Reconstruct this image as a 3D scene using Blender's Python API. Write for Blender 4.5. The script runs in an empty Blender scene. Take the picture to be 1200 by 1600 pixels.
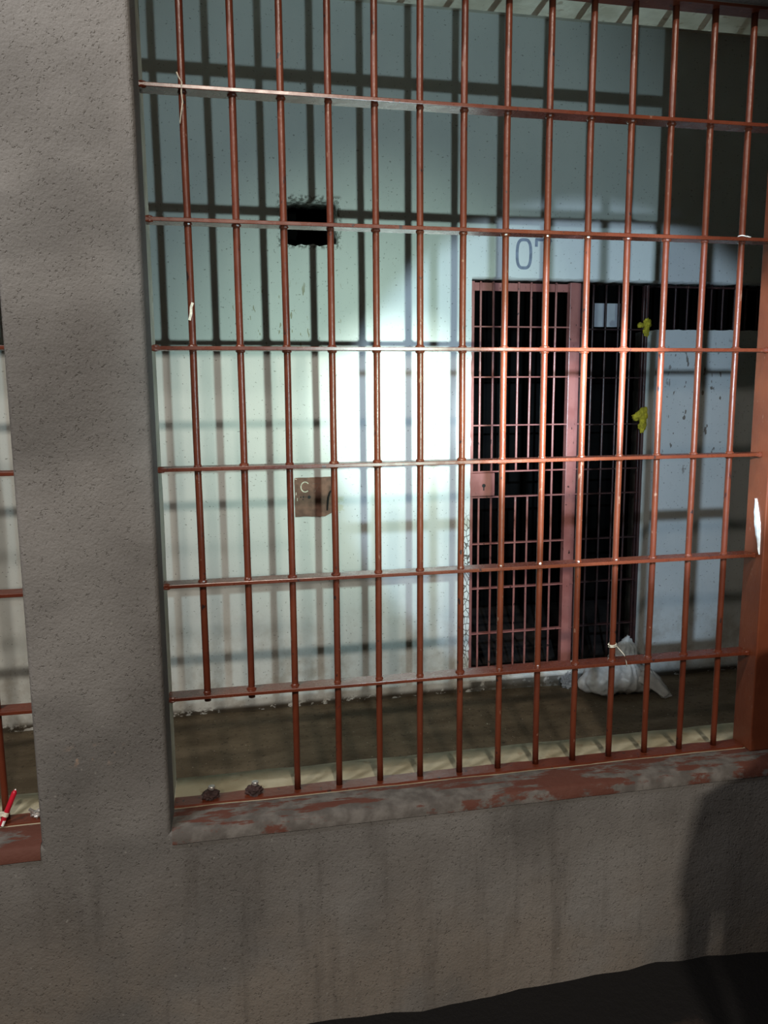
import bpy, bmesh, math, random
from mathutils import Vector, Matrix, noise

random.seed(7)
SC = bpy.context.scene
COL = SC.collection

# ------------------------------------------------------------------ camera
cam_data = bpy.data.cameras.new('camera')
cam_data.sensor_fit = 'VERTICAL'
cam_data.sensor_height = 32.0
cam_data.lens = 1251.95 / 1600 * 32.0
cam_data.clip_start = 0.02
cam = bpy.data.objects.new('camera', cam_data)
COL.objects.link(cam)
cr = Vector((0.979457, -0.201525, -0.007136))
cd = Vector((0.199153, 0.968441, -0.149863))
cr = (cr - cd * cr.dot(cd)).normalized()
cd.normalize()
cu = cr.cross(cd)
CAM = Vector((0.0, -1.97133, 1.595))
cam.matrix_world = Matrix(((cr.x, cu.x, -cd.x, CAM.x), (cr.y, cu.y, -cd.y, CAM.y), (cr.z, cu.z, -cd.z, CAM.z), (0, 0, 0, 1)))
SC.camera = cam

# ------------------------------------------------------------------ world, lights, exposure
w = bpy.data.worlds.new('night')
SC.world = w
w.use_nodes = True
w.node_tree.nodes['Background'].inputs[0].default_value = (0.55, 0.75, 1.0, 1)
w.node_tree.nodes['Background'].inputs[1].default_value = 0.004


def spot(name, loc, aim, watts, col, full_deg, blend, soft):
    d = bpy.data.lights.new(name, 'SPOT')
    d.energy = watts
    d.color = col
    d.spot_size = math.radians(full_deg)
    d.spot_blend = blend
    d.shadow_soft_size = soft
    o = bpy.data.objects.new(name, d)
    o.location = loc
    o.rotation_euler = (Vector(aim) - Vector(loc)).to_track_quat('-Z', 'Y').to_euler()
    COL.objects.link(o)
    return o


TORCH = (0.735, -1.762, 1.582)
SIDE_TORCH = (0.694, -1.133, 1.705)
spot('torch_spill', TORCH, (0.80, 1.945, 1.75), 105, (0.67, 0.93, 1.0), 66, 0.55, 0.006)
spot('torch_halo', TORCH, (0.78, 1.945, 1.52), 250, (0.74, 1.0, 0.82), 40, 1.0, 0.006)
spot('torch_hotspot', TORCH, (0.88, 1.945, 1.50), 760, (0.86, 1.0, 0.93), 17, 1.0, 0.006)
spot('side_torch', SIDE_TORCH, (1.74, 1.945, 1.31), 190, (0.60, 0.79, 1.0), 44, 0.22, 0.009)
spot('side_torch_hotspot', SIDE_TORCH, (1.61, 1.945, 1.44), 850, (0.62, 0.82, 1.0), 18, 1.0, 0.009)


def area(name, loc, aim, watts, col, sx, sy):
    d = bpy.data.lights.new(name, 'AREA')
    d.shape = 'RECTANGLE'
    d.size, d.size_y = sx, sy
    d.energy = watts
    d.color = col
    o = bpy.data.objects.new(name, d)
    o.location = loc
    o.rotation_euler = (Vector(aim) - Vector(loc)).to_track_quat('-Z', 'Y').to_euler()
    COL.objects.link(o)
    return o


area('yard_lamp', (0.35, -5.5, 4.6), (0.6, 0, 1.2), 208, (1.0, 0.91, 0.79), 0.16, 0.07)
area('street_lamp', (-2.6, -4.3, 4.5), (0, 0, 1.0), 70, (1.0, 0.90, 0.80), 0.3, 0.1)
area('pillar_fill', (-1.15, -1.05, 3.7), (-0.6, -0.2, 1.5), 40, (0.97, 0.98, 1.0), 0.25, 0.12)  # added light that brightens the pillar top; no eave lamp is known

SC.view_settings.view_transform = 'Standard'
SC.view_settings.look = 'None'
SC.view_settings.exposure = 0.0
SC.view_settings.gamma = 1.0
SC.view_settings.use_curve_mapping = False


# ------------------------------------------------------------------ materials
class NT:
    """Small node-tree writer."""

    def __init__(self, name):
        self.m = bpy.data.materials.new(name)
        self.m.use_nodes = True
        self.t = self.m.node_tree
        self.b = self.t.nodes['Principled BSDF']
        self.geo = self.t.nodes.new('ShaderNodeNewGeometry')

    def n(self, kind, **kw):
        o = self.t.nodes.new(kind)
        for k, v in kw.items():
            setattr(o, k, v)
        return o

    def put(self, sock, v):
        if isinstance(v, (int, float)):
            sock.default_value = v
        elif isinstance(v, tuple):
            sock.default_value = v if len(v) == len(sock.default_value) else (*v, 1.0)
        else:
            self.t.links.new(v, sock)

    def pos(self, scale=(1, 1, 1)):
        mp = self.n('ShaderNodeMapping')
        mp.inputs['Scale'].default_value = scale
        self.t.links.new(self.geo.outputs['Position'], mp.inputs['Vector'])
        return mp.outputs[0]

    def noise(self, scale, detail=4, rough=0.55, stretch=(1, 1, 1)):
        o = self.n('ShaderNodeTexNoise')
        o.inputs['Scale'].default_value = scale
        o.inputs['Detail'].default_value = detail
        o.inputs['Roughness'].default_value = rough
        self.t.links.new(self.pos(stretch), o.inputs['Vector'])
        return o.outputs['Fac']

    def voronoi(self, scale, feature='F1', stretch=(1, 1, 1)):
        o = self.n('ShaderNodeTexVoronoi', feature=feature)
        o.inputs['Scale'].default_value = scale
        self.t.links.new(self.pos(stretch), o.inputs['Vector'])
        return o.outputs['Distance']

    def ramp(self, fac, a, b, smooth=True):
        o = self.n('ShaderNodeMapRange', interpolation_type='SMOOTHSTEP' if smooth else 'LINEAR')
        o.inputs[1].default_value, o.inputs[2].default_value = a, b
        self.t.links.new(fac, o.inputs[0])
        return o.outputs[0]

    def math(self, op, a, b=0.0):
        o = self.n('ShaderNodeMath', operation=op)
        self.put(o.inputs[0], a)
        self.put(o.inputs[1], b)
        return o.outputs[0]

    def mix(self, fac, a, b):
        o = self.n('ShaderNodeMix', data_type='RGBA')
        self.put(o.inputs[0], fac)
        self.put(o.inputs[6], a)
        self.put(o.inputs[7], b)
        return o.outputs[2]

    def xyz(self):
        o = self.n('ShaderNodeSeparateXYZ')
        self.t.links.new(self.geo.outputs['Position'], o.inputs[0])
        return o.outputs

    def box(self, axis_ranges):
        """1 inside a soft box of world coordinates, 0 outside."""
        s = self.xyz()
        f = None
        for ax, a0, a1, soft in axis_ranges:
            g = self.math('MULTIPLY', self.ramp(s[ax], a0 - soft, a0 + soft), self.ramp(s[ax], a1 + soft, a1 - soft))
            f = g if f is None else self.math('MULTIPLY', f, g)
        return f

    def bump(self, h, strength, dist):
        o = self.n('ShaderNodeBump')
        o.inputs['Strength'].default_value = strength
        o.inputs['Distance'].default_value = dist
        self.t.links.new(h, o.inputs['Height'])
        self.t.links.new(o.outputs[0], self.b.inputs['Normal'])

    def done(self, col, rough=0.6, metal=0.0, spec=0.5):
        self.put(self.b.inputs['Base Color'], col)
        self.put(self.b.inputs['Roughness'], rough)
        self.put(self.b.inputs['Metallic'], metal)
        self.put(self.b.inputs['Specular IOR Level'], spec)
        return self.m


def plaster_grey():
    k = NT('grey_plaster')
    big = k.noise(1.6, 3)
    col = k.mix(k.ramp(big, 0.35, 0.68), (0.115, 0.107, 0.100), (0.215, 0.204, 0.193))
    blotch = k.ramp(k.noise(2.6, 3, 0.5, (1, 1, 1.5)), 0.50, 0.68)  # broad random blotches of darker plaster
    col = k.mix(k.math('MULTIPLY', blotch, 0.42), col, (0.085, 0.080, 0.075))
    earth = k.math('MULTIPLY', k.ramp(k.xyz()[2], 0.55, 0.05), k.ramp(k.noise(4, 4), 0.30, 0.62))
    col = k.mix(k.math('MULTIPLY', earth, 0.65), col, (0.205, 0.170, 0.138))
    streak = k.noise(14, 4, 0.6, (1, 1, 0.12))
    s = k.xyz()
    low = k.ramp(s[2], 0.75, 0.3)
    col = k.mix(k.math('MULTIPLY', k.math('MULTIPLY', k.ramp(streak, 0.5, 0.72), low), 0.45), col, (0.05, 0.042, 0.036))
    fine = k.noise(160, 3, 0.6)
    col = k.mix(k.math('MULTIPLY', k.ramp(fine, 0.42, 0.7), 0.35), col, (0.16, 0.152, 0.14))
    pit = k.noise(150, 2, 0.5, (1, 1, 0.8))
    pits = k.ramp(pit, 0.60, 0.74)
    col = k.mix(k.math('MULTIPLY', pits, 0.22), col, (0.035, 0.025, 0.022))
    chip = k.math('MULTIPLY', k.box([(0, -0.36, -0.25, 0.02), (2, 0.75, 0.79, 0.012)]), k.ramp(k.noise(34, 3), 0.52, 0.56))
    col = k.mix(chip, col, (0.26, 0.19, 0.15))
    flecks = k.math('MULTIPLY', k.ramp(k.noise(70, 2, 0.4), 0.715, 0.745), k.ramp(s[2], 1.5, 0.9))
    col = k.mix(k.math('MULTIPLY', flecks, 0.7), col, (0.24, 0.23, 0.21))
    h = k.math('ADD', k.math('MULTIPLY', fine, 0.5), k.math('MULTIPLY', pits, -0.45))
    h = k.math('ADD', h, k.math('MULTIPLY', k.noise(28, 4), 0.8))
    k.bump(h, 0.55, 0.006)
    return k.done(col, 0.85, 0, 0.25)


def cream_plaster(name='cream_plaster', a=(0.42, 0.38, 0.27), b=(0.31, 0.265, 0.17)):
    k = NT(name)
    col = k.mix(k.ramp(k.noise(7, 5), 0.38, 0.66), a, b)
    col = k.mix(k.math('MULTIPLY', k.ramp(k.noise(30, 4), 0.60, 0.70), 0.5), col, (0.25, 0.17, 0.10))
    k.bump(k.noise(40, 5), 0.5, 0.005)
    return k.done(col, 0.8, 0, 0.25)


def wall_paint():
    k = NT('white_wall_paint')
    col = k.mix(k.ramp(k.noise(2.2, 4), 0.35, 0.7), (0.74, 0.76, 0.73), (0.66, 0.69, 0.67))
    specks = k.ramp(k.noise(95, 2, 0.45), 0.67, 0.74)
    col = k.mix(k.math('MULTIPLY', specks, 0.65), col, (0.17, 0.16, 0.14))
    s = k.xyz()
    grime = k.math('MULTIPLY', k.ramp(k.noise(9, 5, 0.65), 0.38, 0.75), k.ramp(s[2], 0.75, 0.0))
    col = k.mix(k.math('MULTIPLY', grime, 0.75), col, (0.34, 0.29, 0.22))
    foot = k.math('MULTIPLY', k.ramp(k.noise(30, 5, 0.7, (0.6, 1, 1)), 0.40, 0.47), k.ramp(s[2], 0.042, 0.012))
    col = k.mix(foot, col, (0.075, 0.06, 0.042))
    step = k.math('MULTIPLY', k.box([(0, 1.27, 2.27, 0.015), (2, -0.1, 0.052, 0.006)]), k.ramp(k.noise(22, 4), 0.30, 0.45))
    col = k.mix(k.math('MULTIPLY', step, 0.85), col, (0.085, 0.075, 0.058))
    # brown flaked marks in the paint right of the doorway
    fl = k.math('MULTIPLY', k.ramp(k.noise(30, 2, 0.5, (1.35, 1, 0.62)), 0.655, 0.685), k.box([(0, 2.34, 2.78, 0.06), (2, 1.14, 1.82, 0.09)]))
    col = k.mix(k.math('MULTIPLY', fl, 0.85), col, (0.15, 0.11, 0.075))
    # a few marks left of the hatch and by the hole
    fl2 = k.math('MULTIPLY', k.ramp(k.noise(34, 2, 0.5, (1.5, 1, 0.5)), 0.66, 0.69), k.box([(0, 0.08, 0.60, 0.04), (2, 1.78, 2.10, 0.05)]))
    col = k.mix(k.math('MULTIPLY', fl2, 0.8), col, (0.33, 0.29, 0.17))
    # crumbled plaster edge beside the doorway
    cr_ = k.n('ShaderNodeTexVoronoi', feature='DISTANCE_TO_EDGE')
    cr_.inputs['Scale'].default_value = 42
    k.t.links.new(k.pos((1.3, 1, 0.7)), cr_.inputs['Vector'])
    crack = k.math('MULTIPLY', k.ramp(cr_.outputs['Distance'], 0.10, 0.03), k.box([(0, 1.222, 1.262, 0.006), (2, 0.15, 0.95, 0.06)]))
    col = k.mix(crack, col, (0.10, 0.085, 0.07))
    # pale primer patch by the steel hatch, soot round the hole
    patch = k.math('MULTIPLY', k.box([(0, 0.54, 0.602, 0.007), (2, 1.00, 1.075, 0.008)]), k.ramp(k.noise(40, 3), 0.42, 0.52))
    col = k.mix(k.math('MULTIPLY', patch, 0.5), col, (0.52, 0.50, 0.30))
    rim = k.math('MULTIPLY', k.box([(0, 0.308, 0.608, 0.012), (2, 2.262, 2.50, 0.010)]), k.ramp(k.noise(55, 3), 0.46, 0.58))
    col = k.mix(k.math('MULTIPLY', rim, 0.8), col, (0.10, 0.09, 0.07))
    h = k.math('ADD', k.math('MULTIPLY', k.noise(90, 3), 0.5), k.math('MULTIPLY', specks, -1.0))
    k.bump(h, 0.25, 0.004)
    return k.done(col, 0.55, 0, 0.3)


def floor_dirt(name, a, b, rough=0.8):
    k = NT(name)
    col = k.mix(k.ramp(k.noise(5, 6, 0.65, (0.6, 1.2, 1)), 0.32, 0.70), a, b)
    col = k.mix(k.math('MULTIPLY', k.ramp(k.noise(46, 4, 0.6), 0.58, 0.68), 0.7), col, tuple(c * 0.35 for c in a))
    col = k.mix(k.ramp(k.noise(90, 2, 0.4), 0.735, 0.76), col, (0.42, 0.38, 0.30))
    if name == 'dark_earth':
        dark_strip = k.ramp(k.math('ADD', k.xyz()[1], k.math('MULTIPLY', k.noise(3.2, 5, 0.6), 0.5)), -0.16, -0.10)  # ground darker in a wavy strip along the front wall
        col = k.mix(dark_strip, col, (0.004, 0.0032, 0.003))
    k.bump(k.noise(36, 6, 0.7), 0.6, 0.012)
    return k.done(col, rough, 0, 0.3)


def red_paint(name='red_oxide_paint', a=(0.126, 0.0285, 0.0125), b=(0.096, 0.0205, 0.0098), worn=0.70, rough=0.34, mark=(0.26, 0.15, 0.10), bump=0.3, spec=0.42):
    k = NT(name)
    col = k.mix(k.ramp(k.noise(9, 4), 0.35, 0.7), a, b)
    col = k.mix(k.math('MULTIPLY', k.ramp(k.noise(60, 3, 0.5, (1, 1, 0.6)), worn - 0.03, worn + 0.02), 0.9), col, (0.016, 0.011, 0.012))
    col = k.mix(k.math('MULTIPLY', k.ramp(k.noise(85, 2, 0.4, (1, 1, 0.5)), 0.72, 0.75), 0.5), col, mark)
    r = k.math('ADD', k.math('MULTIPLY', k.noise(35, 3), 0.25), rough - 0.12)
    k.bump(k.noise(70, 4, 0.6, (1, 1, 0.5)), bump, 0.003)
    return k.done(col, r, 0, spec)


def ledge_paint():
    k = NT('scraped_ledge')
    m = k.ramp(k.noise(7, 6, 0.68, (0.55, 2.2, 1)), 0.475, 0.535)
    grey = k.mix(k.ramp(k.noise(25, 4), 0.35, 0.7), (0.085, 0.075, 0.067), (0.15, 0.137, 0.124))
    red = k.mix(k.noise(16, 4), (0.085, 0.028, 0.019), (0.115, 0.042, 0.028))
    col = k.mix(m, grey, red)
    k.bump(k.noise(45, 5), 0.5, 0.006)
    return k.done(col, 0.75, 0, 0.3)


def plain(name, col, rough=0.6, metal=0.0, spec=0.4, var=0.25, scale=20, bump=0.2):
    k = NT(name)
    c = k.mix(k.ramp(k.noise(scale, 4), 0.3, 0.7), tuple(x * (1 - var) for x in col), tuple(min(1, x * (1 + var)) for x in col))
    k.bump(k.noise(scale * 3, 3), bump, 0.003)
    return k.done(c, rough, metal, spec)


def film(name, col, clear=0.35):
    k = NT(name)
    c = k.mix(k.ramp(k.noise(18, 3), 0.35, 0.7), tuple(x * 0.8 for x in col), col)
    k.done(c, 0.22, 0, 0.6)
    k.bump(k.noise(26, 4, 0.6), 0.45, 0.012)
    tl = k.n('ShaderNodeBsdfTranslucent')
    k.t.links.new(c, tl.inputs[0])
    tr = k.n('ShaderNodeBsdfTransparent')
    m1 = k.n('ShaderNodeMixShader')
    m1.inputs[0].default_value = 0.25
    k.t.links.new(k.b.outputs[0], m1.inputs[1])
    k.t.links.new(tl.outputs[0], m1.inputs[2])
    m2 = k.n('ShaderNodeMixShader')
    m2.inputs[0].default_value = clear
    k.t.links.new(m1.outputs[0], m2.inputs[1])
    k.t.links.new(tr.outputs[0], m2.inputs[2])
    k.t.links.new(m2.outputs[0], k.t.nodes['Material Output'].inputs['Surface'])
    return k.m


M = {
    'plaster': plaster_grey(),
    'cream': cream_plaster(),
    'jamb': cream_plaster('jamb_plaster', (0.66, 0.65, 0.54), (0.46, 0.44, 0.34)),
    'paint': wall_paint(),
    'ceiling': plain('ceiling_paint', (0.78, 0.76, 0.66), 0.8, var=0.10, scale=9, bump=0.35),
    'floor': floor_dirt('dirty_concrete', (0.085, 0.062, 0.036), (0.16, 0.122, 0.078)),
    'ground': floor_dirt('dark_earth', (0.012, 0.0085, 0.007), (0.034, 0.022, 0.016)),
    'cell': plain('near_black_plaster', (0.005, 0.0048, 0.0048), 0.95, spec=0.0, scale=4),  # near-black base colour for the cell walls
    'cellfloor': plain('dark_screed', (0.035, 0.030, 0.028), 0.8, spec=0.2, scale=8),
    'red': red_paint(),
    'redpost': red_paint('red_post_paint', (0.185, 0.048, 0.020), (0.14, 0.034, 0.015), 0.76, 0.42),
    'rung': red_paint('rung_paint', rough=0.27, bump=0.05, spec=0.6),
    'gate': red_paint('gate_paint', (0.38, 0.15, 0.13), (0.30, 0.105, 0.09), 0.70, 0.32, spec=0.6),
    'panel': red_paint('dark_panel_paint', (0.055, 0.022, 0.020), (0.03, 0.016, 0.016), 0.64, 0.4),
    'ledge': ledge_paint(),
    'rust': plain('rusty_plate', (0.20, 0.105, 0.075), 0.65, 0.1, var=0.35, scale=22, bump=0.4),
    'rustdark': plain('dark_rust', (0.05, 0.028, 0.026), 0.8, 0.2, var=0.4, scale=60, bump=0.6),
    'steel': plain('cut_steel', (0.42, 0.40, 0.38), 0.4, 0.7, scale=60),
    'black': plain('black_iron', (0.012, 0.011, 0.011), 0.6, scale=50),
    'number': plain('grey_number_paint', (0.22, 0.25, 0.32), 0.6, var=0.18, scale=40, bump=0.05),
    'chalk': plain('chalk_paint', (0.72, 0.68, 0.56), 0.8, scale=90),
    'chalkshaded': plain('shaded_chalk', (0.22, 0.15, 0.12), 0.8, scale=90),  # chalk with the shadow over the numeral put into its colour
    'bag': film('clear_plastic_film', (0.95, 0.93, 0.88), 0.15),
    'bagin': plain('bagged_waste', (0.75, 0.71, 0.66), 0.5, var=0.2, scale=26, bump=0.5),
    'white': plain('white_plastic', (0.80, 0.80, 0.79), 0.35, scale=30),
    'thread': plain('pale_string', (0.62, 0.55, 0.44), 0.8, scale=120),
    'yellow': plain('yellow_cloth', (0.38, 0.31, 0.02), 0.85, var=0.35, scale=40, bump=0.5),
    'redstick': plain('shiny_red_plastic', (0.50, 0.012, 0.03), 0.3, var=0.15, scale=30),
    'paper': plain('white_paper', (0.80, 0.82, 0.84), 0.7, var=0.05, scale=12, bump=0.05),
}


# ------------------------------------------------------------------ mesh helpers
def link(name, bm, mats, parent=None, smooth=False, loc=None):
    """bm is in world coordinates; the object's origin goes to its own base (or its parent's frame)."""
    if loc is None:
        if bm.verts:
            xs = [v.co.x for v in bm.verts]; ys = [v.co.y for v in bm.verts]; zs = [v.co.z for v in bm.verts]
            loc = Vector(((min(xs) + max(xs)) / 2, (min(ys) + max(ys)) / 2, min(zs)))
        else:
            loc = Vector()
    loc = Vector(loc)
    bmesh.ops.translate(bm, verts=bm.verts, vec=-loc)
    bmesh.ops.recalc_face_normals(bm, faces=bm.faces)
    me = bpy.data.meshes.new(name)
    bm.to_mesh(me)
    bm.free()
    for m in (mats if isinstance(mats, (list, tuple)) else [mats]):
        me.materials.append(m)
    if smooth:
        for p in me.polygons:
            p.use_smooth = True
    o = bpy.data.objects.new(name, me)
    COL.objects.link(o)
    if parent is not None:
        o.parent = parent
        q, base = parent, Vector()
        while q is not None:
            base += q.location
            q = q.parent
        o.location = loc - base
    else:
        o.location = loc
    return o


def thing(name, label, cat, loc, group=None):
    o = bpy.data.objects.new(name, None)
    o.empty_display_size = 0.05
    o.location = loc
    COL.objects.link(o)
    return tag(o, label, cat, group)


def tag(o, label, cat, group=None):
    o['label'] = label
    o['category'] = cat
    if group:
        o['group'] = group
    return o


def struct(o):
    o['kind'] = 'structure'
    return o


def add_box(bm, x0, x1, y0, y1, z0, z1, bevel=0.0, mat=0):
    r = bmesh.ops.create_cube(bm, size=1.0)
    vs = r['verts']
    for v in vs:
        v.co = Vector((x0 + (v.co.x + .5) * (x1 - x0), y0 + (v.co.y + .5) * (y1 - y0), z0 + (v.co.z + .5) * (z1 - z0)))
    fs = {f for v in vs for f in v.link_faces}
    for f in fs:
        f.material_index = mat
    if bevel:
        es = list({e for v in vs for e in v.link_edges})
        bmesh.ops.bevel(bm, geom=es, offset=bevel, segments=2, affect='EDGES', profile=0.5)


def add_tube(bm, pts, rad, seg=14, cap=True):
    """Round tube through pts; rad a number or one per point."""
    pts = [Vector(p) for p in pts]
    rads = rad if isinstance(rad, (list, tuple)) else [rad] * len(pts)
    rings = []
    up = Vector((0, 0, 1))
    for i, p in enumerate(pts):
        t = (pts[min(i + 1, len(pts) - 1)] - pts[max(i - 1, 0)]).normalized()
        a = t.cross(up)
        if abs(t.z) > 0.93:
            a = t.cross(Vector((0, 1, 0)))
        a.normalize()
        b = t.cross(a).normalized()
        rings.append([bm.verts.new(p + (a * math.cos(q) + b * math.sin(q)) * rads[i]) for q in (2 * math.pi * k / seg for k in range(seg))])
    for r0, r1 in zip(rings, rings[1:]):
        for k in range(seg):
            bm.faces.new((r0[k], r0[(k + 1) % seg], r1[(k + 1) % seg], r1[k]))
    if cap:
        bm.faces.new(rings[0][::-1])
        bm.faces.new(rings[-1])


def add_bar(bm, x, y, z0, z1, r, n=24, wob=0.0006, seed=0):
    pts = []
    for i in range(n + 1):
        t = i / n
        z = z0 + (z1 - z0) * t
        pts.append((x + wob * noise.noise((seed * 3.1, z * 3, 0)), y + wob * noise.noise((z * 3, seed * 2.3, 5)), z))
    add_tube(bm, pts, [r * (1 + 0.03 * noise.noise((seed, p[2] * 14, 1))) for p in pts])


def add_ribbon(bm, pts, width, y, thick=0.0012):
    """Flat painted stroke in the x-z plane at depth y (faces -y)."""
    L, R = [], []
    n = len(pts)
    for i, (x, z) in enumerate(pts):
        ax, az = pts[max(i - 1, 0)]
        bx, bz = pts[min(i + 1, n - 1)]
        if pts[0] == pts[-1] and i in (0, n - 1):
            ax, az = pts[n - 2]
            bx, bz = pts[1]
        tx, tz = bx - ax, bz - az
        l = math.hypot(tx, tz) or 1
        nx, nz = -tz / l, tx / l
        L.append((x + nx * width / 2, z + nz * width / 2))
        R.append((x - nx * width / 2, z - nz * width / 2))
    for i in range(n - 1):
        q = [L[i], L[i + 1], R[i + 1], R[i]]
        f = [bm.verts.new((a, y - thick, b)) for a, b in q]
        g = [bm.verts.new((a, y, b)) for a, b in q]
        bm.faces.new(f)
        for k in range(4):
            bm.faces.new((f[k], f[(k + 1) % 4], g[(k + 1) % 4], g[k]))


def add_blob(bm, c, r, sub=3, amp=0.2, freq=3.0, seed=0.0):
    res = bmesh.ops.create_icosphere(bm, subdivisions=sub, radius=1.0)
    for v in res['verts']:
        d = v.co.normalized()
        k = 1 + amp * noise.noise(d * freq + Vector((seed, seed * 1.7, -seed)))
        v.co = Vector((c[0] + d.x * r[0] * k, c[1] + d.y * r[1] * k, c[2] + d.z * r[2] * k))


def holed_wall(name, outer, holes, y0, y1, mat, jitter=0.0):
    """Solid slab between y0 and y1 with polygon holes, given as (x, z) outlines."""
    cu_ = bpy.data.curves.new(name, 'CURVE')
    cu_.dimensions = '2D'
    cu_.fill_mode = 'BOTH'
    cu_.extrude = (y1 - y0) / 2
    for poly in [outer] + holes:
        sp = cu_.splines.new('POLY')
        sp.points.add(len(poly) - 1)
        for p, (x, z) in zip(sp.points, poly):
            p.co = (x, z, 0, 1)
        sp.use_cyclic_u = True
    tmp = bpy.data.objects.new(name, cu_)
    COL.objects.link(tmp)
    dg = bpy.context.evaluated_depsgraph_get()
    me = bpy.data.meshes.new_from_object(tmp.evaluated_get(dg))
    bpy.data.objects.remove(tmp)
    bm = bmesh.new()
    bm.from_mesh(me)
    bpy.data.meshes.remove(me)
    for v in bm.verts:
        v.co = Vector((v.co.x, (y0 + y1) / 2 - v.co.z, v.co.y))
    bmesh.ops.remove_doubles(bm, verts=bm.verts, dist=1e-5)
    for f in bm.faces:
        f.material_index = 0
    return struct(link(name, bm, mat))


def ragged(poly, step, amp, seed=0):
    """Subdivide an outline and nudge its points, for broken plaster edges."""
    out = []
    n = len(poly)
    for i in range(n):
        (x0, z0), (x1, z1) = poly[i], poly[(i + 1) % n]
        L = math.hypot(x1 - x0, z1 - z0)
        m = max(1, int(L / step))
        for k in range(m):
            t = k / m
            j = amp if k else amp * 0.3
            x, z = x0 + (x1 - x0) * t, z0 + (z1 - z0) * t
            out.append((x + j * noise.noise((x * 31 + seed, z * 31, 3)), z + j * noise.noise((x * 31, z * 31 + seed, 9))))
    return out


# ------------------------------------------------------------------ the setting
CEIL, FRONT, BACK, YB = 3.355, -0.13, 0.135, 1.945
SILL = 0.557
HEAD = 2.548
OPEN_L, OPEN_R = -0.145, 1.62
LEFT_R, LEFT_L = -0.436, -2.2


def front_wall():
    bm = bmesh.new()
    holes = [(OPEN_L, OPEN_R, SILL, HEAD), (LEFT_L, LEFT_R, SILL, HEAD)]
    X = [-4.0, LEFT_L, LEFT_R, OPEN_L, OPEN_R, 5.0]
    for side in (0, 1):
        y = FRONT if side == 0 else BACK
        e = 0.012 if side == 0 else 0.0

        def V(x, z):
            return bm.verts.new((x, y, z))

        def quad(x0, x1, z0, z1):
            nx = max(1, int((x1 - x0) / 0.25)); nz = max(1, int((z1 - z0) / 0.25))
            for i in range(nx):
                for j in range(nz):
                    a = x0 + (x1 - x0) * i / nx; b = x0 + (x1 - x0) * (i + 1) / nx
                    c = z0 + (z1 - z0) * j / nz; d = z0 + (z1 - z0) * (j + 1) / nz
                    bm.faces.new((V(a, c), V(b, c), V(b, d), V(a, d))).material_index = 0
        zb, zt = SILL - e, HEAD + e
        quad(-4, 5, -0.05, zb)
        quad(-4, 5, zt, CEIL + 0.05)
        quad(-4, LEFT_L - e, zb, zt)
        quad(LEFT_R + e, OPEN_L - e, zb, zt)
        quad(OPEN_R + e, 5, zb, zt)
    # rounded outer arris and the reveals
    for (x0, x1, z0, z1) in holes:
        prof = []
        for k in range(6):
            a = k / 5 * math.pi / 2
            prof.append((0.012 - 0.012 * math.sin(a), FRONT + 0.012 * (1 - math.cos(a))))
        prof += [(-0.003, -0.032), (-0.003, -0.028), (0.0, 0.028), (0.0, BACK)]
        nseg = 40
        rings = []
        for e, y in prof:
            ring = []
            for (ax, az), (bx, bz) in (((x0, z0), (x1, z0)), ((x1, z0), (x1, z1)), ((x1, z1), (x0, z1)), ((x0, z1), (x0, z0))):
                for k in range(nseg):
                    t = k / nseg
                    px = ax + (bx - ax) * t; pz = az + (bz - az) * t
                    px += (-e if px <= x0 + 1e-6 else e if px >= x1 - 1e-6 else 0)
                    pz += (-e if pz <= z0 + 1e-6 else e if pz >= z1 - 1e-6 else 0)
                    if y > 0.1:   # uneven inner plaster edge
                        if px <= x0 + 1e-6:
                            y2 = y + 0.025 * noise.noise((1.0, 2.0, pz * 3.5)) + 0.004 * noise.noise((3.0, 1.0, pz * 23))
                        else:
                            y2 = y
                        ring.append(bm.verts.new((px, y2, pz)))
                    else:
                        ring.append(bm.verts.new((px, y, pz)))
            rings.append(ring)
        for ri, (r0, r1) in enumerate(zip(rings, rings[1:])):
            n = len(r0)
            for k in range(n):
                f = bm.faces.new((r0[k], r0[(k + 1) % n], r1[(k + 1) % n], r1[k]))
                f.material_index = 0 if ri < 7 else 1
    for (xa) in (-4.0, 5.0):
        pass
    bmesh.ops.remove_doubles(bm, verts=bm.verts, dist=1e-5)
    return struct(link('wall_front', bm, [M['plaster'], M['jamb']]))


front_wall()

DOOR_L, DOOR_R, DOOR_T, STRIP_B = 1.258, 2.275, 2.150, 1.900
door_poly = ragged([(DOOR_L, 0.062), (DOOR_R, 0.062), (DOOR_R, STRIP_B), (3.7, STRIP_B), (3.7, DOOR_T), (DOOR_L, DOOR_T)], 0.03, 0.006, 1)
hole_poly = ragged([(0.322, 2.275), (0.592, 2.280), (0.592, 2.487), (0.322, 2.483)], 0.015, 0.012, 4)
wall_back = holed_wall('wall_back', [(-4, -0.05), (5, -0.05), (5, CEIL + .05), (-4, CEIL + .05)], [door_poly, hole_poly], YB, YB + 0.225, M['paint'])

bm = bmesh.new()
add_box(bm, -4, 5, FRONT - 0.02, YB + 0.3, CEIL, CEIL + 0.15)
struct(link('ceiling', bm, M['ceiling']))

bm = bmesh.new()
bmesh.ops.create_grid(bm, x_segments=140, y_segments=34, size=0.5)
for v in bm.verts:
    x, y = -4 + (v.co.x + .5) * 9, BACK - 0.1 + (v.co.y + .5) * (YB + 0.03 - BACK + 0.1)
    v.co = Vector((x, y, 0.010 * noise.noise((x * 2.5, y * 3, 0)) - 0.001))
struct(link('floor', bm, M['floor'], smooth=True))

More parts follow.
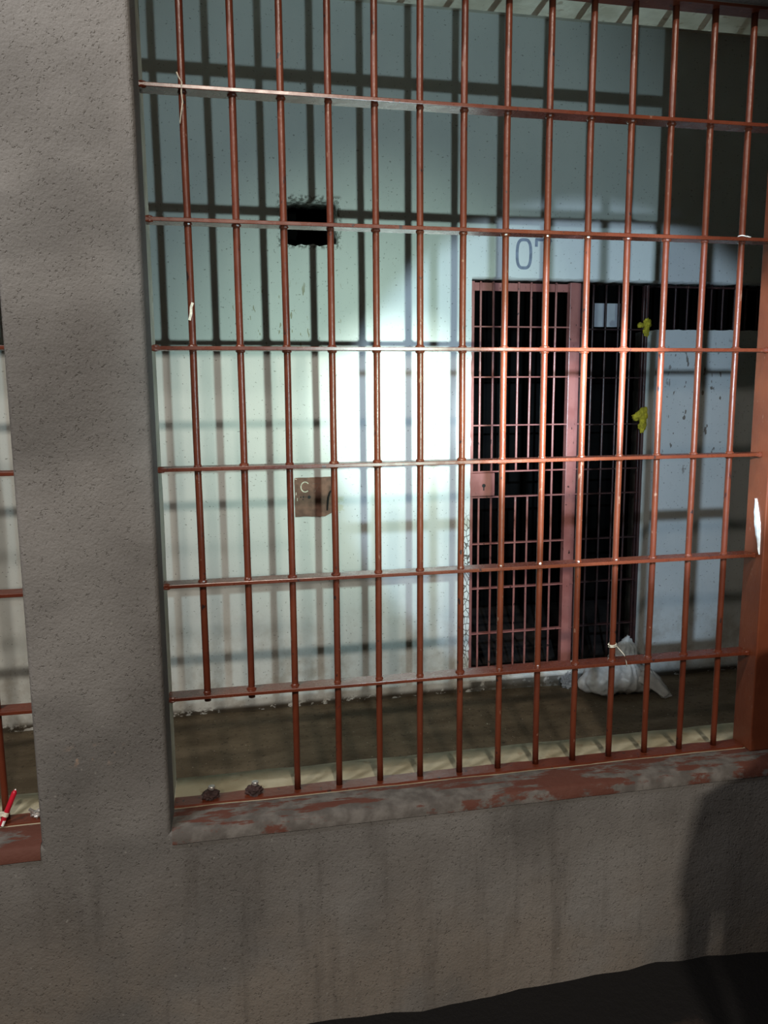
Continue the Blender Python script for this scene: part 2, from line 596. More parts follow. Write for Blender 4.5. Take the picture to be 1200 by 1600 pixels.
bm = bmesh.new()
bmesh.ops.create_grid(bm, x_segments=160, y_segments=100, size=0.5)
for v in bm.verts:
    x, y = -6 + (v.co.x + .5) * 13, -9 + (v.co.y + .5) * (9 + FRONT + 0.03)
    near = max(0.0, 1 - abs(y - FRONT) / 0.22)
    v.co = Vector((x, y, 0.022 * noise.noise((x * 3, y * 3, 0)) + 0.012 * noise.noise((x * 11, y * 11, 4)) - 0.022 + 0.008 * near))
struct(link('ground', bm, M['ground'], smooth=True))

for nm, x0, x1 in (('wall_left', -4.15, -4.0), ('wall_right', 5.0, 5.15)):
    bm = bmesh.new()
    add_box(bm, x0, x1, FRONT, YB + 0.3, -0.05, CEIL + 0.05)
    struct(link(nm, bm, M['paint']))

# the dark cell behind the gate
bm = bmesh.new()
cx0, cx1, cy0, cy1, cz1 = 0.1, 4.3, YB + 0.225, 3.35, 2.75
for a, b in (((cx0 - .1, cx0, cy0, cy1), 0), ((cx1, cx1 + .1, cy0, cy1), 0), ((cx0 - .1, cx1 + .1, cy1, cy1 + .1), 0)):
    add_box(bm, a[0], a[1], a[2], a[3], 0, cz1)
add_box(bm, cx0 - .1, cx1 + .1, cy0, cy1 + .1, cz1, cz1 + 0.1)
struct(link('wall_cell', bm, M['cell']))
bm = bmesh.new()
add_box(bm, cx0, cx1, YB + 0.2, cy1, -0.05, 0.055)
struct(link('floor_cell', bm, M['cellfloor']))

# sills: cream inner slab and the scraped front ledge
for nm, a, b in (('trim_1', OPEN_L, OPEN_R), ('trim_2', LEFT_L, LEFT_R)):
    bm = bmesh.new()
    n = 70
    rows = []
    for y, dz, mi in ((FRONT - 0.004, -0.030, 0), (FRONT - 0.001, -0.004, 0), (FRONT + 0.010, 0.003, 0), (-0.030, 0.005, 0), (0.018, 0.004, 1), (0.075, 0.006, 1), (0.137, 0.004, 1), (0.143, -0.03, 1)):
        row = []
        for i in range(n + 1):
            x = a + 0.002 + (b - a - 0.004) * i / n
            row.append(bm.verts.new((x, y + (0.006 * noise.noise((x * 7, 1, y)) if y > 0.1 else 0), SILL + dz + 0.002 * noise.noise((x * 9, y * 20, 2)))))
        rows.append((row, mi))
    for (r0, m0), (r1, m1) in zip(rows, rows[1:]):
        for i in range(n):
            bm.faces.new((r0[i], r0[i + 1], r1[i + 1], r1[i])).material_index = m1
    o = struct(link(nm, bm, [M['ledge'], M['cream']], smooth=True))

# grey number painted over the doorway, a painted part of the wall
bm = bmesh.new()
zero = []
for i in range(41):
    t = 2 * math.pi * i / 40
    c, s = math.cos(t), math.sin(t)
    zero.append((1.527 + 0.036 * math.copysign(abs(c) ** 0.62, c), 2.264 + 0.068 * math.copysign(abs(s) ** 0.75, s)))
zero[-1] = zero[0]
add_ribbon(bm, zero, 0.015, YB, 0.0015)
add_ribbon(bm, [(1.592, 2.300), (1.592, 2.334)], 0.015, YB, 0.0016)
add_ribbon(bm, [(1.586, 2.334), (1.668, 2.334), (1.668, 2.326)], 0.015, YB, 0.0017)
add_ribbon(bm, [(1.664, 2.334), (1.650, 2.270), (1.642, 2.198)], 0.015, YB, 0.0015)
o = link('painted_number', bm, M['number'], wall_back)

# ------------------------------------------------------------------ main grille
RUNGS = [2.2649, 1.9811, 1.6956, 1.4133, 1.1306, 0.8454]
X0, PITCH, RB = -0.0504, 0.11, 0.0083
POST_L = 1.465
grille = thing('window_grille', 'red barred grille filling the large opening right of the grey pillar, two bars sawn', 'grille', (0.66, 0.0, SILL))
for i in range(14):
    bm = bmesh.new()
    x = X0 + PITCH * i
    lo = RUNGS[5] - 0.018 if i < 2 else SILL + 0.009
    add_bar(bm, x, 0.0, lo, HEAD - 0.008, RB, 40, 0.0012, i + 1)
    link('bar', bm, M['red'], grille, smooth=True)
for j, z in enumerate(RUNGS):
    bm = bmesh.new()
    add_box(bm, OPEN_L + 0.001, POST_L - 0.001, -0.025, 0.025, z - 0.0045, z + 0.0045, 0.0012)
    for i in range(14):
        x = X0 + PITCH * i
        for s in (-1, 1):
            k = random.uniform(0.85, 1.15)
            add_tube(bm, [(x, 0, z + s * 0.004), (x, 0, z + s * (0.004 + 0.0035 * k)), (x, 0, z + s * (0.004 + 0.0055 * k))], [0.0112 * k, 0.0104 * k, RB], 12)
    for s in (-1, 1):
        add_blob(bm, (OPEN_L + 0.010, -0.022, z + s * 0.004), (0.009, 0.004, 0.004), 2, 0.3, 3, z)
        add_blob(bm, (POST_L - 0.006, -0.020, z + s * 0.004), (0.008, 0.006, 0.004), 2, 0.3, 3, z + 4)
    link('rung', bm, M['rung'], grille)
bm = bmesh.new()
add_box(bm, OPEN_L - 0.002, OPEN_L + 0.0022, -0.028, -0.010, SILL + 0.008, HEAD, 0.001)
link('side_frame', bm, M['red'], grille)
bm = bmesh.new()
add_box(bm, OPEN_L, POST_L, -0.027, 0.024, HEAD - 0.010, HEAD - 0.001, 0.001)
link('top_frame', bm, M['red'], grille)
bm = bmesh.new()
n = 90
top, bot = [], []
for i in range(n + 1):
    x = OPEN_L + 0.002 + (POST_L - OPEN_L - 0.004) * i / n
    yb = 0.020 + 0.006 * noise.noise((x * 14, 0, 3))
    yf = -0.024 - 0.003 * abs(noise.noise((x * 20, 4, 3)))
    top.append((bm.verts.new((x, yf, SILL + 0.010)), bm.verts.new((x, yb, SILL + 0.010))))
    bot.append((bm.verts.new((x, yf - 0.002, SILL + 0.003)), bm.verts.new((x, yb + 0.002, SILL + 0.003))))
for i in range(n):
    bm.faces.new((top[i][0], top[i + 1][0], top[i + 1][1], top[i][1]))
    bm.faces.new((bot[i][0], bot[i + 1][0], top[i + 1][0], top[i][0]))
    bm.faces.new((bot[i][1], top[i][1], top[i + 1][1], bot[i + 1][1]))
link('bottom_frame', bm, M['red'], grille)
bm = bmesh.new()
add_box(bm, POST_L, 1.552, -0.052, 0.030, SILL + 0.004, HEAD - 0.001, 0.003)
add_box(bm, 1.553, 1.615, -0.044, 0.022, SILL + 0.004, HEAD - 0.001, 0.002)
link('post', bm, M['redpost'], grille)
# rusty stumps of the two sawn bars
for i in (0, 1):
    x = X0 + PITCH * i - 0.002
    bm = bmesh.new()
    add_blob(bm, (x, 0.0, SILL + 0.018), (0.021, 0.020, 0.013), 3, 0.55, 4.0, i * 3.3)
    add_tube(bm, [(x, 0, SILL + 0.012), (x, 0, SILL + 0.034)], 0.0085)
    s = link('bar_stump', bm, M['rustdark'], grille)
    s['label'] = 'rusted stump of a sawn bar'
    bm = bmesh.new()
    add_tube(bm, [(x + 0.001, 0, SILL + 0.034), (x + 0.003, 0, SILL + 0.040), (x + 0.003, 0, SILL + 0.042)], [0.0085, 0.0090, 0.0078])
    link('cut_end', bm, M['steel'], s)
# paint scratch on the first bar
bm = bmesh.new()
add_ribbon(bm, [(X0 - 0.005, 1.760), (X0 - 0.001, 1.775), (X0 + 0.000, 1.790), (X0 + 0.004, 1.800)], 0.006, -0.0082, 0.0012)
link('paint_scratch', bm, M['chalk'], grille)

# ------------------------------------------------------------------ grille of the left opening
lgr = thing('window_grille', 'red barred grille in the opening left of the grey pillar, mostly out of frame', 'grille', (-1.2, 0.0, SILL))
for i in range(14):
    bm = bmesh.new()
    add_bar(bm, -0.540 - PITCH * i, 0.0, SILL + 0.009, HEAD - 0.008, RB, 30, 0.0012, i + 31)
    link('bar', bm, M['red'], lgr, smooth=True)
for z in RUNGS:
    bm = bmesh.new()
    add_box(bm, LEFT_L + 0.01, LEFT_R - 0.001, -0.025, 0.025, z - 0.0045, z + 0.0045, 0.0012)
    link('rung', bm, M['red'], lgr)
for nm, a in (('bottom_frame', (LEFT_L + .002, LEFT_R - .002, -.025, .021, SILL + .003, SILL + .010)), ('top_frame', (LEFT_L, LEFT_R, -.027, .024, HEAD - .010, HEAD - .001)), ('side_frame', (LEFT_R - .006, LEFT_R, -.028, .022, SILL + .010, HEAD - .010))):
    bm = bmesh.new()
    add_box(bm, *a, 0.001)
    link(nm, bm, M['red'], lgr)
bm = bmesh.new()
add_blob(bm, (-0.463, -0.002, SILL + 0.018), (0.020, 0.012, 0.009), 3, 0.6, 4, 2.2)
add_tube(bm, [(-0.475, -0.004, SILL + 0.016), (-0.479, -0.006, SILL + 0.028), (-0.485, -0.008, SILL + 0.034)], 0.004, 8)
add_tube(bm, [(-0.455, 0.0, SILL + 0.016), (-0.447, 0.0, SILL + 0.030)], 0.005, 8)
s = link('bar_stump', bm, M['steel'], lgr)
s['label'] = 'grey bent stump of a sawn bar'

# ------------------------------------------------------------------ gate and fixed panel in the doorway
GY = 2.030
K = (GY + 1.9713) / (1.985 + 1.9713)


def gx(x):
    return x * K


def gz(z):
    return 1.595 + (z - 1.595) * K


G_RUNGS = [gz(z) for z in (1.910, 1.659, 1.414, 1.175, 1.042, 0.795, 0.555, 0.308)]
G_L, G_R, G_B, G_T = DOOR_L + 0.008, gx(1.853), 0.080, DOOR_T - 0.012
gate = thing('cell_gate', 'red barred gate leaf with lock box in the doorway under the painted number', 'gate', ((G_L + G_R) / 2, GY, 0.062))
bm = bmesh.new()
add_box(bm, G_L, G_L + 0.030, GY - 0.015, GY + 0.015, G_B, G_T, 0.002)
link('stile', bm, M['gate'], gate)
bm = bmesh.new()
add_box(bm, gx(1.790), gx(1.832), GY - 0.022, GY + 0.018, G_B, G_T, 0.002)
add_box(bm, gx(1.833), G_R, GY - 0.012, GY + 0.018, G_B, G_T, 0.002)
link('stile', bm, M['gate'], gate)
for (z0, z1) in ((2.088, 2.128), (0.085, 0.115)):
    bm = bmesh.new()
    add_box(bm, G_L + 0.030, gx(1.790), GY + 0.008, GY + 0.018, gz(z0), gz(z1), 0.0015)
    link('rail', bm, M['gate'], gate)
for i in range(7):
    x = gx(1.318 + 0.0672 * i)
    spans = [(G_B + 0.01, G_T)]
    if i in (2, 3, 4):
        spans = [(G_B + 0.01, G_RUNGS[4]), (G_RUNGS[3], G_T)]
    bm = bmesh.new()
    for a, b in spans:
        add_bar(bm, x, GY, a, b, 0.0058, 30, 0.001, i + 60)
    link('bar', bm, M['gate'], gate, smooth=True)
for z in G_RUNGS:
    bm = bmesh.new()
    add_box(bm, G_L + 0.006, G_R + (0.012 if z > 1.0 else 0.0), GY - 0.016, GY + 0.014, z - 0.0035, z + 0.0035, 0.001)
    link('rung', bm, M['gate'], gate)
bm = bmesh.new()
add_box(bm, G_L + 0.001, gx(1.395), GY - 0.030, GY + 0.020, gz(1.050), gz(1.170), 0.004)
lb = link('lock_box', bm, M['gate'], gate)
bm = bmesh.new()
add_tube(bm, [(gx(1.335), GY - 0.031, gz(1.105)), (gx(1.335), GY - 0.028, gz(1.105))], 0.010, 12)
add_box(bm, gx(1.332), gx(1.338), GY - 0.0315, GY - 0.029, gz(1.08), gz(1.105))
link('keyhole', bm, M['black'], lb)

PY = 2.064
P_L, P_R = G_R + 0.010, DOOR_R - 0.003
P_RUNGS = [z - 0.006 for z in G_RUNGS]
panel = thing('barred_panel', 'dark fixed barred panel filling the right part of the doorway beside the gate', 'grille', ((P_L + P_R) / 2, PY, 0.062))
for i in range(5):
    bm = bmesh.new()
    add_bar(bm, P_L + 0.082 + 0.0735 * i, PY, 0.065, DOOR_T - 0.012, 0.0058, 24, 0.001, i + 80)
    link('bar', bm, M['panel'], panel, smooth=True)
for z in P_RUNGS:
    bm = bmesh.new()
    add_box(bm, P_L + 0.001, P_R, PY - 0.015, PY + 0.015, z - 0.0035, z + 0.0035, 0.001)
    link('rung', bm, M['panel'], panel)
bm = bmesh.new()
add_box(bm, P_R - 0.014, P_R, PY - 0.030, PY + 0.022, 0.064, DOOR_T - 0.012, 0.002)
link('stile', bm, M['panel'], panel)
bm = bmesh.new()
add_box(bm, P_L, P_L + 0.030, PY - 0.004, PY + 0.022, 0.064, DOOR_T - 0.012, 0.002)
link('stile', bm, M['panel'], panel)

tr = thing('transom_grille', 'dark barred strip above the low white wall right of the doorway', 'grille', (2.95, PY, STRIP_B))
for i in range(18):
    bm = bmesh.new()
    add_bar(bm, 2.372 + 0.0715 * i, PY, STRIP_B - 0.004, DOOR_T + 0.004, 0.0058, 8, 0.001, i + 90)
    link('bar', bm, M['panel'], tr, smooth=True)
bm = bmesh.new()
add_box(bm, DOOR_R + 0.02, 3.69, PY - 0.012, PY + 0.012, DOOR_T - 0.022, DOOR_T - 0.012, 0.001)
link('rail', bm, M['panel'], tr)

# ------------------------------------------------------------------ things on the back wall
plate = thing('steel_hatch', 'rusty brown steel hatch plate fixed to the white wall, chalked with a letter', 'plate', (0.453, YB, 0.980))
bm = bmesh.new()
outl = ragged([(0.358, 0.981), (0.505, 0.979), (0.550, 1.000), (0.550, 1.176), (0.358, 1.174)], 0.02, 0.003, 8)
f = [bm.verts.new((x, YB - 0.007, z)) for x, z in outl]
g = [bm.verts.new((x, YB - 0.0005, z)) for x, z in outl]
bm.faces.new(f)
for k in range(len(f)):
    bm.faces.new((f[k], f[(k + 1) % len(f)], g[(k + 1) % len(f)], g[k]))
link('plate', bm, M['rust'], plate)
bm = bmesh.new()
carc = [(0.409 + 0.0205 * math.cos(t), 1.129 + 0.0245 * math.sin(t)) for t in [math.radians(40 + 6.6 * k) for k in range(42)]]
add_ribbon(bm, carc, 0.0052, YB - 0.0072, 0.0008)
o = link('chalk_letter', bm, M['chalk'], plate)
o['label'] = 'pale chalked letter'
for pts_ in ([(0.364, 1.090), (0.3645, 1.104)], [(0.369, 1.061), (0.370, 1.076)], [(0.359, 1.171), (0.368, 1.167)]):
    bm = bmesh.new()
    add_ribbon(bm, pts_, 0.0028, YB - 0.0072, 0.0008)
    link('chalk_dash', bm, M['chalk'], plate)
bm = bmesh.new()
add_ribbon(bm, [(0.445, 1.144), (0.482, 1.146), (0.470, 1.128), (0.456, 1.102)], 0.0035, YB - 0.0072, 0.0007)
o = link('chalk_numeral', bm, M['chalkshaded'], plate)
o['label'] = 'faint numeral darkened as if in shadow'
for x, z, r in ((0.428, 1.078, 0.0085), (0.400, 1.080, 0.0045), (0.386, 1.079, 0.004), (0.412, 1.079, 0.0025), (0.397, 1.067, 0.003)):
    bm = bmesh.new()
    add_tube(bm, [(x, YB - 0.0074, z), (x, YB - 0.004, z)], r, 10)
    link('bolt_hole', bm, M['black'], plate)
bm = bmesh.new()
add_tube(bm, [(0.541, YB - 0.010, 1.108), (0.530, YB - 0.013, 1.100), (0.522, YB - 0.014, 1.075), (0.518, YB - 0.013, 1.040), (0.516, YB - 0.011, 1.010)], [0.004, 0.0048, 0.005, 0.0045, 0.0035], 8)
o = link('hasp', bm, M['black'], plate)
o['label'] = 'black curved hasp'

# ------------------------------------------------------------------ plastic bag by the doorway
bag = thing('plastic_bag', 'clear white plastic bag of rubbish slumped on the corridor floor at the doorway', 'bag', (2.04, 1.76, 0.0))
bm = bmesh.new()
for c_, r_ in (((1.945, 1.760, 0.082), (0.112, 0.095, 0.078)), ((2.050, 1.765, 0.090), (0.125, 0.105, 0.086)), ((2.070, 1.785, 0.165), (0.080, 0.062, 0.070)),
               ((2.084, 1.792, 0.212), (0.058, 0.044, 0.052)), ((2.092, 1.798, 0.250), (0.030, 0.024, 0.036)), ((2.098, 1.800, 0.278), (0.013, 0.010, 0.022)), ((2.150, 1.745, 0.072), (0.082, 0.070, 0.066)), ((1.865, 1.775, 0.060), (0.050, 0.045, 0.040))):
    add_blob(bm, c_, r_, 4, 0.12, 2.5, c_[0] * 7)
tmp_me = bpy.data.meshes.new('tmp')
bm.to_mesh(tmp_me)
bm.free()
tmp_o = bpy.data.objects.new('tmp', tmp_me)
COL.objects.link(tmp_o)
rm = tmp_o.modifiers.new('r', 'REMESH')
rm.mode = 'VOXEL'
rm.voxel_size = 0.006
sm = tmp_o.modifiers.new('s', 'SMOOTH')
sm.iterations = 14
sm.factor = 0.6
dg = bpy.context.evaluated_depsgraph_get()
fin = bpy.data.meshes.new_from_object(tmp_o.evaluated_get(dg))
bpy.data.objects.remove(tmp_o)
bpy.data.meshes.remove(tmp_me)
bm = bmesh.new()
bm.from_mesh(fin)
bpy.data.meshes.remove(fin)
bm.normal_update()
apex = Vector((2.098, 1.80, 0.30))
moves = []
for v in bm.verts:
    d = v.co - apex
    ang = math.atan2(d.x, -d.z + 0.02)
    dist = d.length
    ridge = 1 - abs(noise.noise((ang * 7, d.y * 9, dist * 3)))
    ridge2 = 1 - abs(noise.noise(v.co * 26))
    ridge3 = 1 - abs(noise.noise(v.co * 11 + Vector((3, 1, 2))))
    moves.append(v.normal * (0.016 * (ridge - 0.7) + 0.008 * (ridge2 - 0.7) + 0.016 * (ridge3 - 0.7)))
for v, mv in zip(bm.verts, moves):
    v.co += mv
    v.co.z = max(v.co.z, 0.006)
film_bag = link('film', bm, M['bag'], bag, smooth=True)
bm = bmesh.new()
# loose gathered tail lying to the right
pts = [(2.15, 1.705, 0.10), (2.185, 1.682, 0.075), (2.212, 1.662, 0.048), (2.232, 1.645, 0.022), (2.246, 1.632, 0.006)]
rings = []
for i, p in enumerate(pts):
    r = (0.060, 0.052, 0.042, 0.036, 0.030)[i]
    rings.append([bm.verts.new((p[0] + r * math.cos(t) * (1 + 0.25 * math.sin(4 * t + i)), p[1] + 0.5 * r * math.cos(t), max(0.004, p[2] + 0.55 * r * math.sin(t) * (1 + 0.25 * math.sin(5 * t))))) for t in [2 * math.pi * k / 22 for k in range(22)]])
for a, b in zip(rings, rings[1:]):
    for k in range(22):
        bm.faces.new((a[k], a[(k + 1) % 22], b[(k + 1) % 22], b[k]))
link('loose_end', bm, M['bag'], bag, smooth=True)
bm = bmesh.new()
for cx_, cy_, cz_, r in ((1.985, 1.755, 0.055, 0.055), (2.065, 1.73, 0.048, 0.048), (2.12, 1.78, 0.06, 0.055), (2.03, 1.81, 0.06, 0.06), (2.09, 1.77, 0.13, 0.045)):
    add_blob(bm, (cx_, cy_, cz_), (r, r * 0.85, r * 0.85), 3, 0.35, 2.2, cx_ * 9)
link('contents', bm, M['bagin'], bag, smooth=True)

bm = bmesh.new()
add_blob(bm, (1.800, 1.885, 0.040), (0.032, 0.022, 0.038), 4, 0.8, 3.2, 1.3)
add_blob(bm, (1.822, 1.880, 0.075), (0.016, 0.012, 0.015), 3, 0.6, 3.2, 4.3)
tag(link('plastic_scrap', bm, film('thin_plastic_film', (0.50, 0.52, 0.54), 0.5)), 'small crumpled plastic scrap on the floor left of the white bag', 'litter')
bm = bmesh.new()
add_tube(bm, [(2.268, 1.715, 0.003), (2.268, 1.715, 0.018), (2.268, 1.715, 0.021)], [0.014, 0.014, 0.011], 20)
tag(link('bottle_cap', bm, M['white'], smooth=False), 'little white bottle cap on the floor right of the plastic bag', 'cap')

# ------------------------------------------------------------------ yellow cloths, paper, pale board
for (z, sc, lab) in ((1.925, 0.8, 'yellow cloth scrap on top corner of the low wall by the barred panel'), (1.440, 1.15, 'yellow cloth knotted round the panel edge halfway up the doorway')):
    bm = bmesh.new()
    x, y = P_R - 0.022, PY - 0.040
    add_blob(bm, (x + 0.010, y, z + 0.014 * sc), (0.026 * sc, 0.016, 0.030 * sc), 4, 0.7, 2.4, z)
    add_blob(bm, (x + 0.004, y - 0.005, z - 0.034 * sc), (0.020 * sc, 0.010, 0.032 * sc), 4, 0.7, 2.6, z + 2)
    add_blob(bm, (x - 0.022, y + 0.012, z + 0.004), (0.022 * sc, 0.014, 0.018 * sc), 3, 0.6, 2.6, z + 5)
    tag(link('cloth_scrap', bm, M['yellow'], smooth=True), lab, 'cloth')
bm = bmesh.new()
py_ = cy1 - 0.0005
kk = (py_ + 1.9713) / 4.9713
add_box(bm, 2.432 * kk, 2.612 * kk, py_ - 0.004, py_, 1.595 + 0.402 * kk, 1.595 + 0.552 * kk, 0.0005)
tag(link('paper_sheet', bm, M['paper']), 'white paper sheet high on the dark wall inside the cell', 'paper')

# ------------------------------------------------------------------ strings, tape, red stick
bm = bmesh.new()
add_tube(bm, [(-0.060, -0.028, 2.292), (-0.056, -0.029, 2.282), (-0.050, -0.028, 2.272), (-0.052, -0.020, 2.255), (-0.050, -0.014, 2.235), (-0.054, -0.013, 2.215), (-0.058, -0.013, 2.190)], 0.0016, 8)
tag(link('string', bm, M['thread'], smooth=True), 'pale thread hanging over the topmost rung at the leftmost bar', 'string')
sx = X0 + PITCH * 10
kn = thing('string', 'pale string knotted round a bar in front of the plastic bag', 'string', (sx, 0.0, 0.86))
bm = bmesh.new()
for dz, ph in ((0.0, 0), (0.0035, 1), (-0.003, 2)):
    add_tube(bm, [(sx + 0.0102 * math.cos(t), 0.0102 * math.sin(t), 0.892 + dz + 0.002 * math.sin(t + ph)) for t in [2 * math.pi * k / 20 for k in range(21)]], 0.0014, 6)
add_tube(bm, [(sx - 0.011, -0.004, 0.893), (sx - 0.018, -0.010, 0.899)], 0.0016, 6)
link('loop', bm, M['thread'], kn, smooth=True)
bm = bmesh.new()
add_tube(bm, [(sx + 0.010, -0.006, 0.890), (sx + 0.022, -0.028, 0.872), (sx + 0.028, -0.0285, 0.852), (sx + 0.031, -0.0285, 0.838)], 0.0013, 6)
link('tail', bm, M['thread'], kn, smooth=True)

bm = bmesh.new()
fr, bk = [], []
for i in range(13):
    t = i / 12
    z = 1.290 - 0.152 * t
    half = 0.0035 + 0.0085 * math.sin(math.pi * min(1, t * 1.1)) + 0.003 * noise.noise((i * 1.3, 2, 2))
    yc = -0.010 - 0.028 * t
    xx = POST_L - 0.0015 - 0.004 * abs(noise.noise((i * 0.9, 5.5, 2.2)))
    fr.append([bm.verts.new((xx - 0.002 * (k == 1), yc + q * half, z + 0.004 * noise.noise((i * 1.7, k + 0.5, 7)))) for k, q in enumerate((-1, 0.1, 1))])
    bk.append([bm.verts.new((POST_L - 0.0004, v.co.y, v.co.z)) for v in fr[-1]])
for i in range(12):
    for k in range(2):
        bm.faces.new((fr[i][k], fr[i][k + 1], fr[i + 1][k + 1], fr[i + 1][k]))
    for k in (0, 2):
        bm.faces.new((fr[i][k], fr[i + 1][k], bk[i + 1][k], bk[i][k]))
tag(link('tape_scrap', bm, M['white']), 'torn white tape stuck to the red post above the fifth rung', 'tape')
bm = bmesh.new()
add_blob(bm, (1.4885, -0.0525, 1.432), (0.005, 0.0018, 0.009), 3, 0.4, 3, 3)
tag(link('tape_scrap', bm, M['white'], smooth=True), 'tiny white tape bit high on the red post', 'tape')

tx = X0 + PITCH * 13
bm = bmesh.new()
add_tube(bm, [(tx + 0.0102 * math.cos(t), 0.0102 * math.sin(t), RUNGS[1] + 0.011 + 0.001 * math.sin(2 * t)) for t in [2 * math.pi * k / 20 for k in range(21)]], 0.0016, 6)
add_tube(bm, [(tx + 0.009, -0.006, RUNGS[1] + 0.011), (tx + 0.018, -0.012, RUNGS[1] + 0.007)], 0.0016, 6)
tag(link('string', bm, M['white'], smooth=True), 'white twist of string round the bar next to the post, second rung down', 'string')

stick = thing('red_stick', 'shiny red plastic stick taped upright to the bar left of the pillar', 'stick', (-0.536, -0.026, SILL + 0.002))
a, b = Vector((-0.546, -0.028, 0.566)), Vector((-0.511, -0.016, 0.648))
bm = bmesh.new()
add_tube(bm, [a, a + (b - a) * 0.03, a + (b - a) * 0.93, b], [0.0045, 0.0062, 0.0062, 0.003], 14)
link('body', bm, M['redstick'], stick, smooth=True)
bm = bmesh.new()
add_tube(bm, [b - (b - a) * 0.03, b + (b - a) * 0.03], [0.0034, 0.0008], 10)
link('white_tip', bm, M['white'], stick)
bm = bmesh.new()
add_tube(bm, [a + (b - a) * 0.02 + Vector((0.003, -0.004, 0)), a + (b - a) * 0.16 + Vector((0.003, -0.004, 0))], 0.0034, 10)
link('white_stripe', bm, M['white'], stick)
bm = bmesh.new()
m = a + (b - a) * 0.33
add_tube(bm, [m - (b - a) * 0.06, m + (b - a) * 0.06], 0.0070, 14, cap=False)
add_box(bm, m.x - 0.020, m.x, m.y - 0.003, m.y + 0.004, m.z - 0.004, m.z + 0.005)
add_box(bm, m.x - 0.018, m.x - 0.012, m.y - 0.003, m.y + 0.002, m.z - 0.020, m.z - 0.003)
o = link('tape', bm, M['chalk'], stick)
o['label'] = 'cream tape round the stick'

# ------------------------------------------------------------------ bystander just outside the frame, whose shadow falls on the wall
def skinned(name, verts, edges, radii, levels, mat, parent, root=0):
    me = bpy.data.meshes.new(name)
    me.from_pydata([Vector(v) for v in verts], edges, [])
    o = bpy.data.objects.new(name, me)
    COL.objects.link(o)
    o.modifiers.new('skin', 'SKIN')
    for i, r in enumerate(radii):
        r = r if isinstance(r, tuple) else (r, r)
        me.skin_vertices[0].data[i].radius = r
        me.skin_vertices[0].data[i].use_root = (i == root)
    sub = o.modifiers.new('sub', 'SUBSURF')
    sub.levels = sub.render_levels = levels
    dg = bpy.context.evaluated_depsgraph_get()
    dg.update()
    fin = bpy.data.meshes.new_from_object(o.evaluated_get(dg))
    bpy.data.objects.remove(o)
    bpy.data.meshes.remove(me)
    fin.name = name
    fin.materials.clear()
    fin.materials.append(mat)
    for p in fin.polygons:
        p.use_smooth = True
    r = bpy.data.objects.new(name, fin)
    COL.objects.link(r)
    if parent is not None:
        r.parent = parent
    return r


M['skin'] = plain('skin', (0.22, 0.11, 0.07), 0.5, var=0.1, bump=0.05)
M['shirt'] = plain('navy_shirt', (0.03, 0.035, 0.06), 0.85, var=0.15)
M['trousers'] = plain('dark_trousers', (0.025, 0.025, 0.027), 0.85, var=0.15)
M['hair'] = plain('black_hair', (0.01, 0.009, 0.008), 0.6, scale=80)
M['shoe'] = plain('black_shoe', (0.015, 0.014, 0.013), 0.4)

# standing, facing the barred opening (+y), arms hanging; local coordinates, feet at z = 0
V_, E_, R_ = [], [], []


def vtx(p, r, link_to=None):
    V_.append(p)
    R_.append(r)
    if link_to is not None:
        E_.append((link_to, len(V_) - 1))
    return len(V_) - 1


pel = vtx((0, 0, 0.94), (0.145, 0.105))
wai = vtx((0, 0.005, 1.08), (0.130, 0.095), pel)
che = vtx((0, 0.005, 1.25), (0.155, 0.110), wai)
sho = vtx((0, -0.005, 1.38), (0.110, 0.080), che)
nek = vtx((0, 0.005, 1.455), 0.052, sho)
ski = vtx((0, 0.020, 1.515), (0.060, 0.070), nek)
hed = vtx((0, 0.022, 1.580), (0.074, 0.090), ski)
top = vtx((0, 0.015, 1.650), (0.060, 0.075), hed)
for s_ in (-1, 1):
    a1 = vtx((s_ * 0.165, -0.005, 1.365), 0.058, sho)
    a2 = vtx((s_ * 0.208, -0.010, 1.230), 0.047, a1)
    a3 = vtx((s_ * 0.212, -0.015, 1.085), 0.040, a2)
    a4 = vtx((s_ * 0.210, 0.025, 0.960), 0.034, a3)
    a5 = vtx((s_ * 0.205, 0.060, 0.845), 0.025, a4)
    pm = vtx((s_ * 0.202, 0.072, 0.790), (0.018, 0.036), a5)
    for f_, (dy, ln, rr) in enumerate(((0.030, 0.072, 0.0088), (0.010, 0.080, 0.0092), (-0.010, 0.074, 0.0088), (-0.028, 0.060, 0.0078))):
        k1 = vtx((s_ * 0.202, 0.076 + dy, 0.752), rr, pm)
        k2 = vtx((s_ * 0.198, 0.081 + dy, 0.752 - ln * 0.5), rr, k1)
        vtx((s_ * 0.190, 0.084 + dy, 0.752 - ln), rr * 0.85, k2)
    t1 = vtx((s_ * 0.193, 0.108, 0.790), 0.0105, pm)
    t2 = vtx((s_ * 0.188, 0.122, 0.762), 0.0100, t1)
    vtx((s_ * 0.184, 0.124, 0.738), 0.0085, t2)
    h1 = vtx((s_ * 0.092, 0.0, 0.860), 0.088, pel)
    h2 = vtx((s_ * 0.105, 0.010, 0.680), 0.076, h1)
    h3 = vtx((s_ * 0.112, 0.018, 0.490), 0.058, h2)
    h4 = vtx((s_ * 0.116, 0.000, 0.330), 0.056, h3)
    h5 = vtx((s_ * 0.120, -0.015, 0.095), 0.038, h4)
    f1 = vtx((s_ * 0.124, 0.030, 0.045), 0.038, h5)
    vtx((s_ * 0.132, 0.150, 0.030), 0.028, f1)

PERSON = Vector((1.265, -1.30, -0.012))
per = thing('person', 'person in dark shirt and trousers standing upright, arms hanging, facing the barred opening', 'person', PERSON)
per.rotation_euler = (0, 0, math.radians(14))
body = skinned('body', V_, E_, R_, 2, M['skin'], per)


